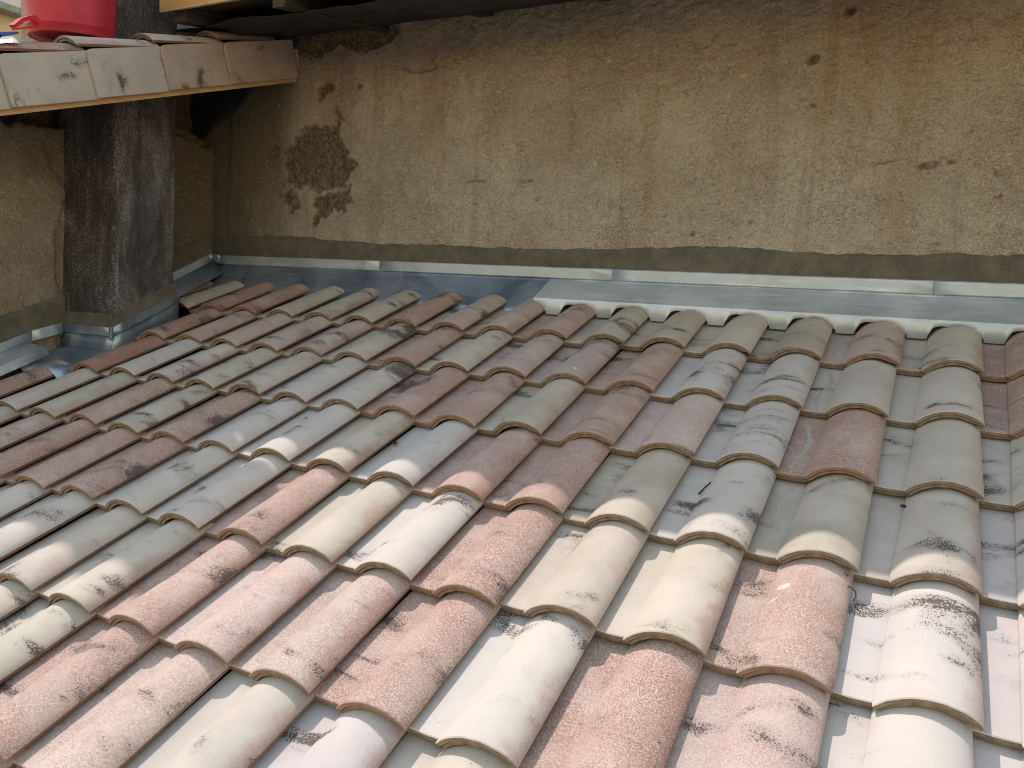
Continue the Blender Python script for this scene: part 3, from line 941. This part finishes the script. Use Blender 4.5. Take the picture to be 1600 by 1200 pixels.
for cc in range(4):
    for i in range(5):
        kind = "RRWCC"[i] if cc == 0 else rv.choice("CWRPG")
        put_tile(upper, VM, cc, i, kind, rv, .004 - cc * SU, i * PITCH - .030, .8).location.z += .012
def slope_slab(name, x0, x1, s0, s1, n0, n1, mat, parent):
    P = []
    for s, n in ((s0, n0), (s1, n0), (s1, n1), (s0, n1)):
        w = VM @ Vector((0, s, n)); P.append((x0, w.y, w.z))
    return link(name, prism(name, P, (x1 - x0, 0, 0)), parent, mat)
slope_slab("barge_board", VX - .034, VX - .013, -.02, 2.015, -.218, -.004, M_PINE, upper)
slope_slab("end_board", VX - .016, VX + .004, 2.017, 2.037, -.190, -.055, M_PINE, upper)
slope_slab("roof_deck", -4.6, VX - .036, .0, 2.05, -.075, -.048, M_DARKWOOD, upper)
for i, x in enumerate((-2.56, -2.99, -3.5)):
    slope_slab("rafter", x, x + .065, .02, 2.03, -.150, -.077, M_DARKWOOD, upper)

# ================================================================== bucket and tools on the upper roof
def lathe(name, prof, n, M, parent, mat, smooth=35):
    v = []; f = []
    for (r, z) in prof:
        for i in range(n):
            a = 2 * math.pi * i / n; v.append(M @ Vector((r * math.cos(a), r * math.sin(a), z)))
    for k in range(len(prof) - 1):
        for i in range(n): f.append((k * n + i, k * n + (i + 1) % n, (k + 1) * n + (i + 1) % n, (k + 1) * n + i))
    return link(name, fix_normals(pydata(name, v, f)), parent, mat, smooth)
def tube(name, path, r, parent, mat, n=8):
    v = []; f = []
    for i, p in enumerate(path):
        a = Vector(path[max(i - 1, 0)]); b = Vector(path[min(i + 1, len(path) - 1)])
        t = (b - a).normalized(); s = t.cross(Vector((.13, .31, .94))).normalized(); w = t.cross(s)
        rr = r[i] if isinstance(r, (list, tuple)) else r
        for j in range(n):
            an = 2 * math.pi * j / n; v.append(Vector(p) + s * rr * math.cos(an) + w * rr * math.sin(an))
    for i in range(len(path) - 1):
        for j in range(n): f.append((i * n + j, i * n + (j + 1) % n, (i + 1) * n + (j + 1) % n, (i + 1) * n + j))
    f.append(tuple(range(n))); f.append(tuple(range((len(path) - 1) * n, len(path) * n)))
    return link(name, fix_normals(pydata(name, v, f)), parent, mat, 40)
bb = Vector((-2.63, -.645, 1.160))
bucket = empty("bucket", bb, "big red plastic builder's bucket standing on the upper left roof", "bucket")
BM_ = Matrix.Translation(bb) @ Matrix.Rotation(R(5), 4, 'X') @ Matrix.Diagonal((.88, .88, .95, 1))
lathe("body", [(0.001, .006), (.180, .006), (.186, .0), (.192, .003), (.196, .034), (.199, .038), (.199, .044), (.197, .048), (.222, .31), (.218, .31), (.192, .05), (.001, .014)], 64, BM_, bucket, M_RED)
lathe("rim", [(.222, .300), (.232, .300), (.235, .306), (.235, .316), (.230, .320), (.218, .320), (.218, .308)], 64, BM_, bucket, M_RED)
for s in (-1, 1):
    lathe("handle_lug", [(.001, .0), (.018, .0), (.018, .012), (.001, .012)], 16, BM_ @ Matrix.Translation((0, s * .222, .285)) @ Matrix.Rotation(-s * math.pi / 2, 4, 'X'), bucket, M_RED)
tube("handle", [BM_ @ Vector((-.245 * math.sin(a), .238 * math.cos(a), .29 + .05 * math.sin(a))) for a in np.linspace(0, math.pi, 24)], .0035, bucket, M_STEEL)

# red tool: plastic spirit-level-like open handle; blue float; white bag
tb = VM @ Vector((-.075, .565, .085))
tool = empty("hand_tool", tb, "red plastic tool handle lying in front of the bucket", "tool")
TM = Matrix.Translation(tb) @ Matrix.Rotation(R(14), 4, 'X') @ Matrix.Rotation(R(8), 4, 'Z')
def tool_part(name, pts, w, mat, parent=tool, M=TM):
    return link(name, prism(name, [M @ Vector(p) for p in pts], M.to_3x3() @ Vector((w, 0, 0))), parent, mat)
tool_part("grip", [(0, -.055, .012), (0, -.010, .040), (0, .052, .056), (0, .075, .030), (0, .058, .020), (0, .046, .038), (0, -.006, .026), (0, -.046, .002)], .03, M_RED2)
tool_part("blade", [(.004, -.050, .0), (.004, .060, .018), (.004, .062, .012), (.004, -.048, -.006)], .07, M_RED2)
fb = VM @ Vector((-.085, .40, .062))
fl = empty("plastering_float", fb, "thin blue plastic float under the red tool handle", "tool")
FM = Matrix.Translation(fb) @ Matrix.Rotation(BE, 4, 'X')
tool_part("plate", [(-.05, -.17, .004), (-.05, .115, .004), (-.05, .125, .010), (-.05, .115, .014), (-.05, -.17, .014)], .10, M_BLUE, fl, FM)
tool_part("grip", [(-.012, -.12, .014), (-.012, .02, .014), (-.012, .0, .035), (-.012, -.10, .035)], .024, M_BLACK, fl, FM)
def bag():
    ys = np.linspace(0, .36, 40); ss = np.linspace(0, 1, 22)
    Yg, S = np.meshgrid(ys, ss, indexing='ij')
    X = -.185 + .19 * S + (fbm(Yg * 20, S * 4, 5, 3) - .5) * .012
    prz = np.array([[max(on_tile(float(np.clip(x, -.26, -.001)), .1), -.01) for x in row] for row in X])
    Z = prz + .026 + (fbm(Yg * 16, S * 6, 6, 4) - .5) * .016
    P = np.stack([X, Yg + .13, Z], -1)
    o = np_grid("packaging_bag", P)
    ob = link("packaging_bag", o, None, M_SACK)
    ob.matrix_world = VM
    ob.modifiers.new("solidify", 'SOLIDIFY').thickness = .002
    tag(ob, "crumpled white plastic packaging bag lying on the verge", "bag")
    v = []; f = []
    for (y0, y1, s0, s1) in ((.26, .285, .55, .95), (.30, .312, .60, .9), (.19, .215, .6, .92), (.12, .15, .55, .9)):
        b0 = len(v)
        for i in range(9):
            t = i / 8; y = y0 + .012 * math.sin(t * 5)
            for yy in (y, y + (y1 - y0) * (.5 + .5 * math.sin(t * 3.1))):
                x = -.185 + .19 * (s0 + (s1 - s0) * t)
                j = int(np.clip(round(yy / .36 * 39), 0, 39)); i2 = int(np.clip(round((s0 + (s1 - s0) * t) * 21), 0, 21))
                v.append((P[j, i2, 0], P[j, i2, 1], P[j, i2, 2] + .0035))
        f += [(b0 + i * 2, b0 + i * 2 + 1, b0 + i * 2 + 3, b0 + i * 2 + 2) for i in range(8)]
    pr = link("print", pydata("print", v, f), None, M_BLACK)
    pr.parent = ob
bag()

# ================================================================== litter on the tiles
def twig(pix_uvn, label, r=.0022):
    p = [rp(*q) for q in pix_uvn]
    o = tube("twig", p, [r * (1 - .5 * i / len(p)) for i in range(len(p))], None, M_TWIG, 6)
    tag(o, label, "twig", "litter on the tiles")

twig([(.706, -1.150, .000), (.713, -1.157, .004), (.722, -1.166, .003), (.724, -1.176, -.004), (.719, -1.182, -.010)], "small hooked dark twig beside the chipped salmon tile")
twig([(.296, -.870, -.018), (.302, -.853, -.015), (.304, -.842, -.014), (.310, -.825, -.013), (.313, -.812, -.014)], "short black twig on a pale pan right of a white tile", .0028)
def crumb(u, v, n, r, label, seed):
    o = lump("mortar_crumb", rp(u, v, n), r, seed, M_TWIG, None, (1.2, .9, .7))
    tag(o, label, "crumb", "litter on the tiles")
crumb(.789, -.772, -.022, .0065, "dark mortar crumb under the cream tiles near the right edge", 71)
crumb(-.719, -.861, -.018, .0075, "dark crumb between white tiles left of the middle", 72)
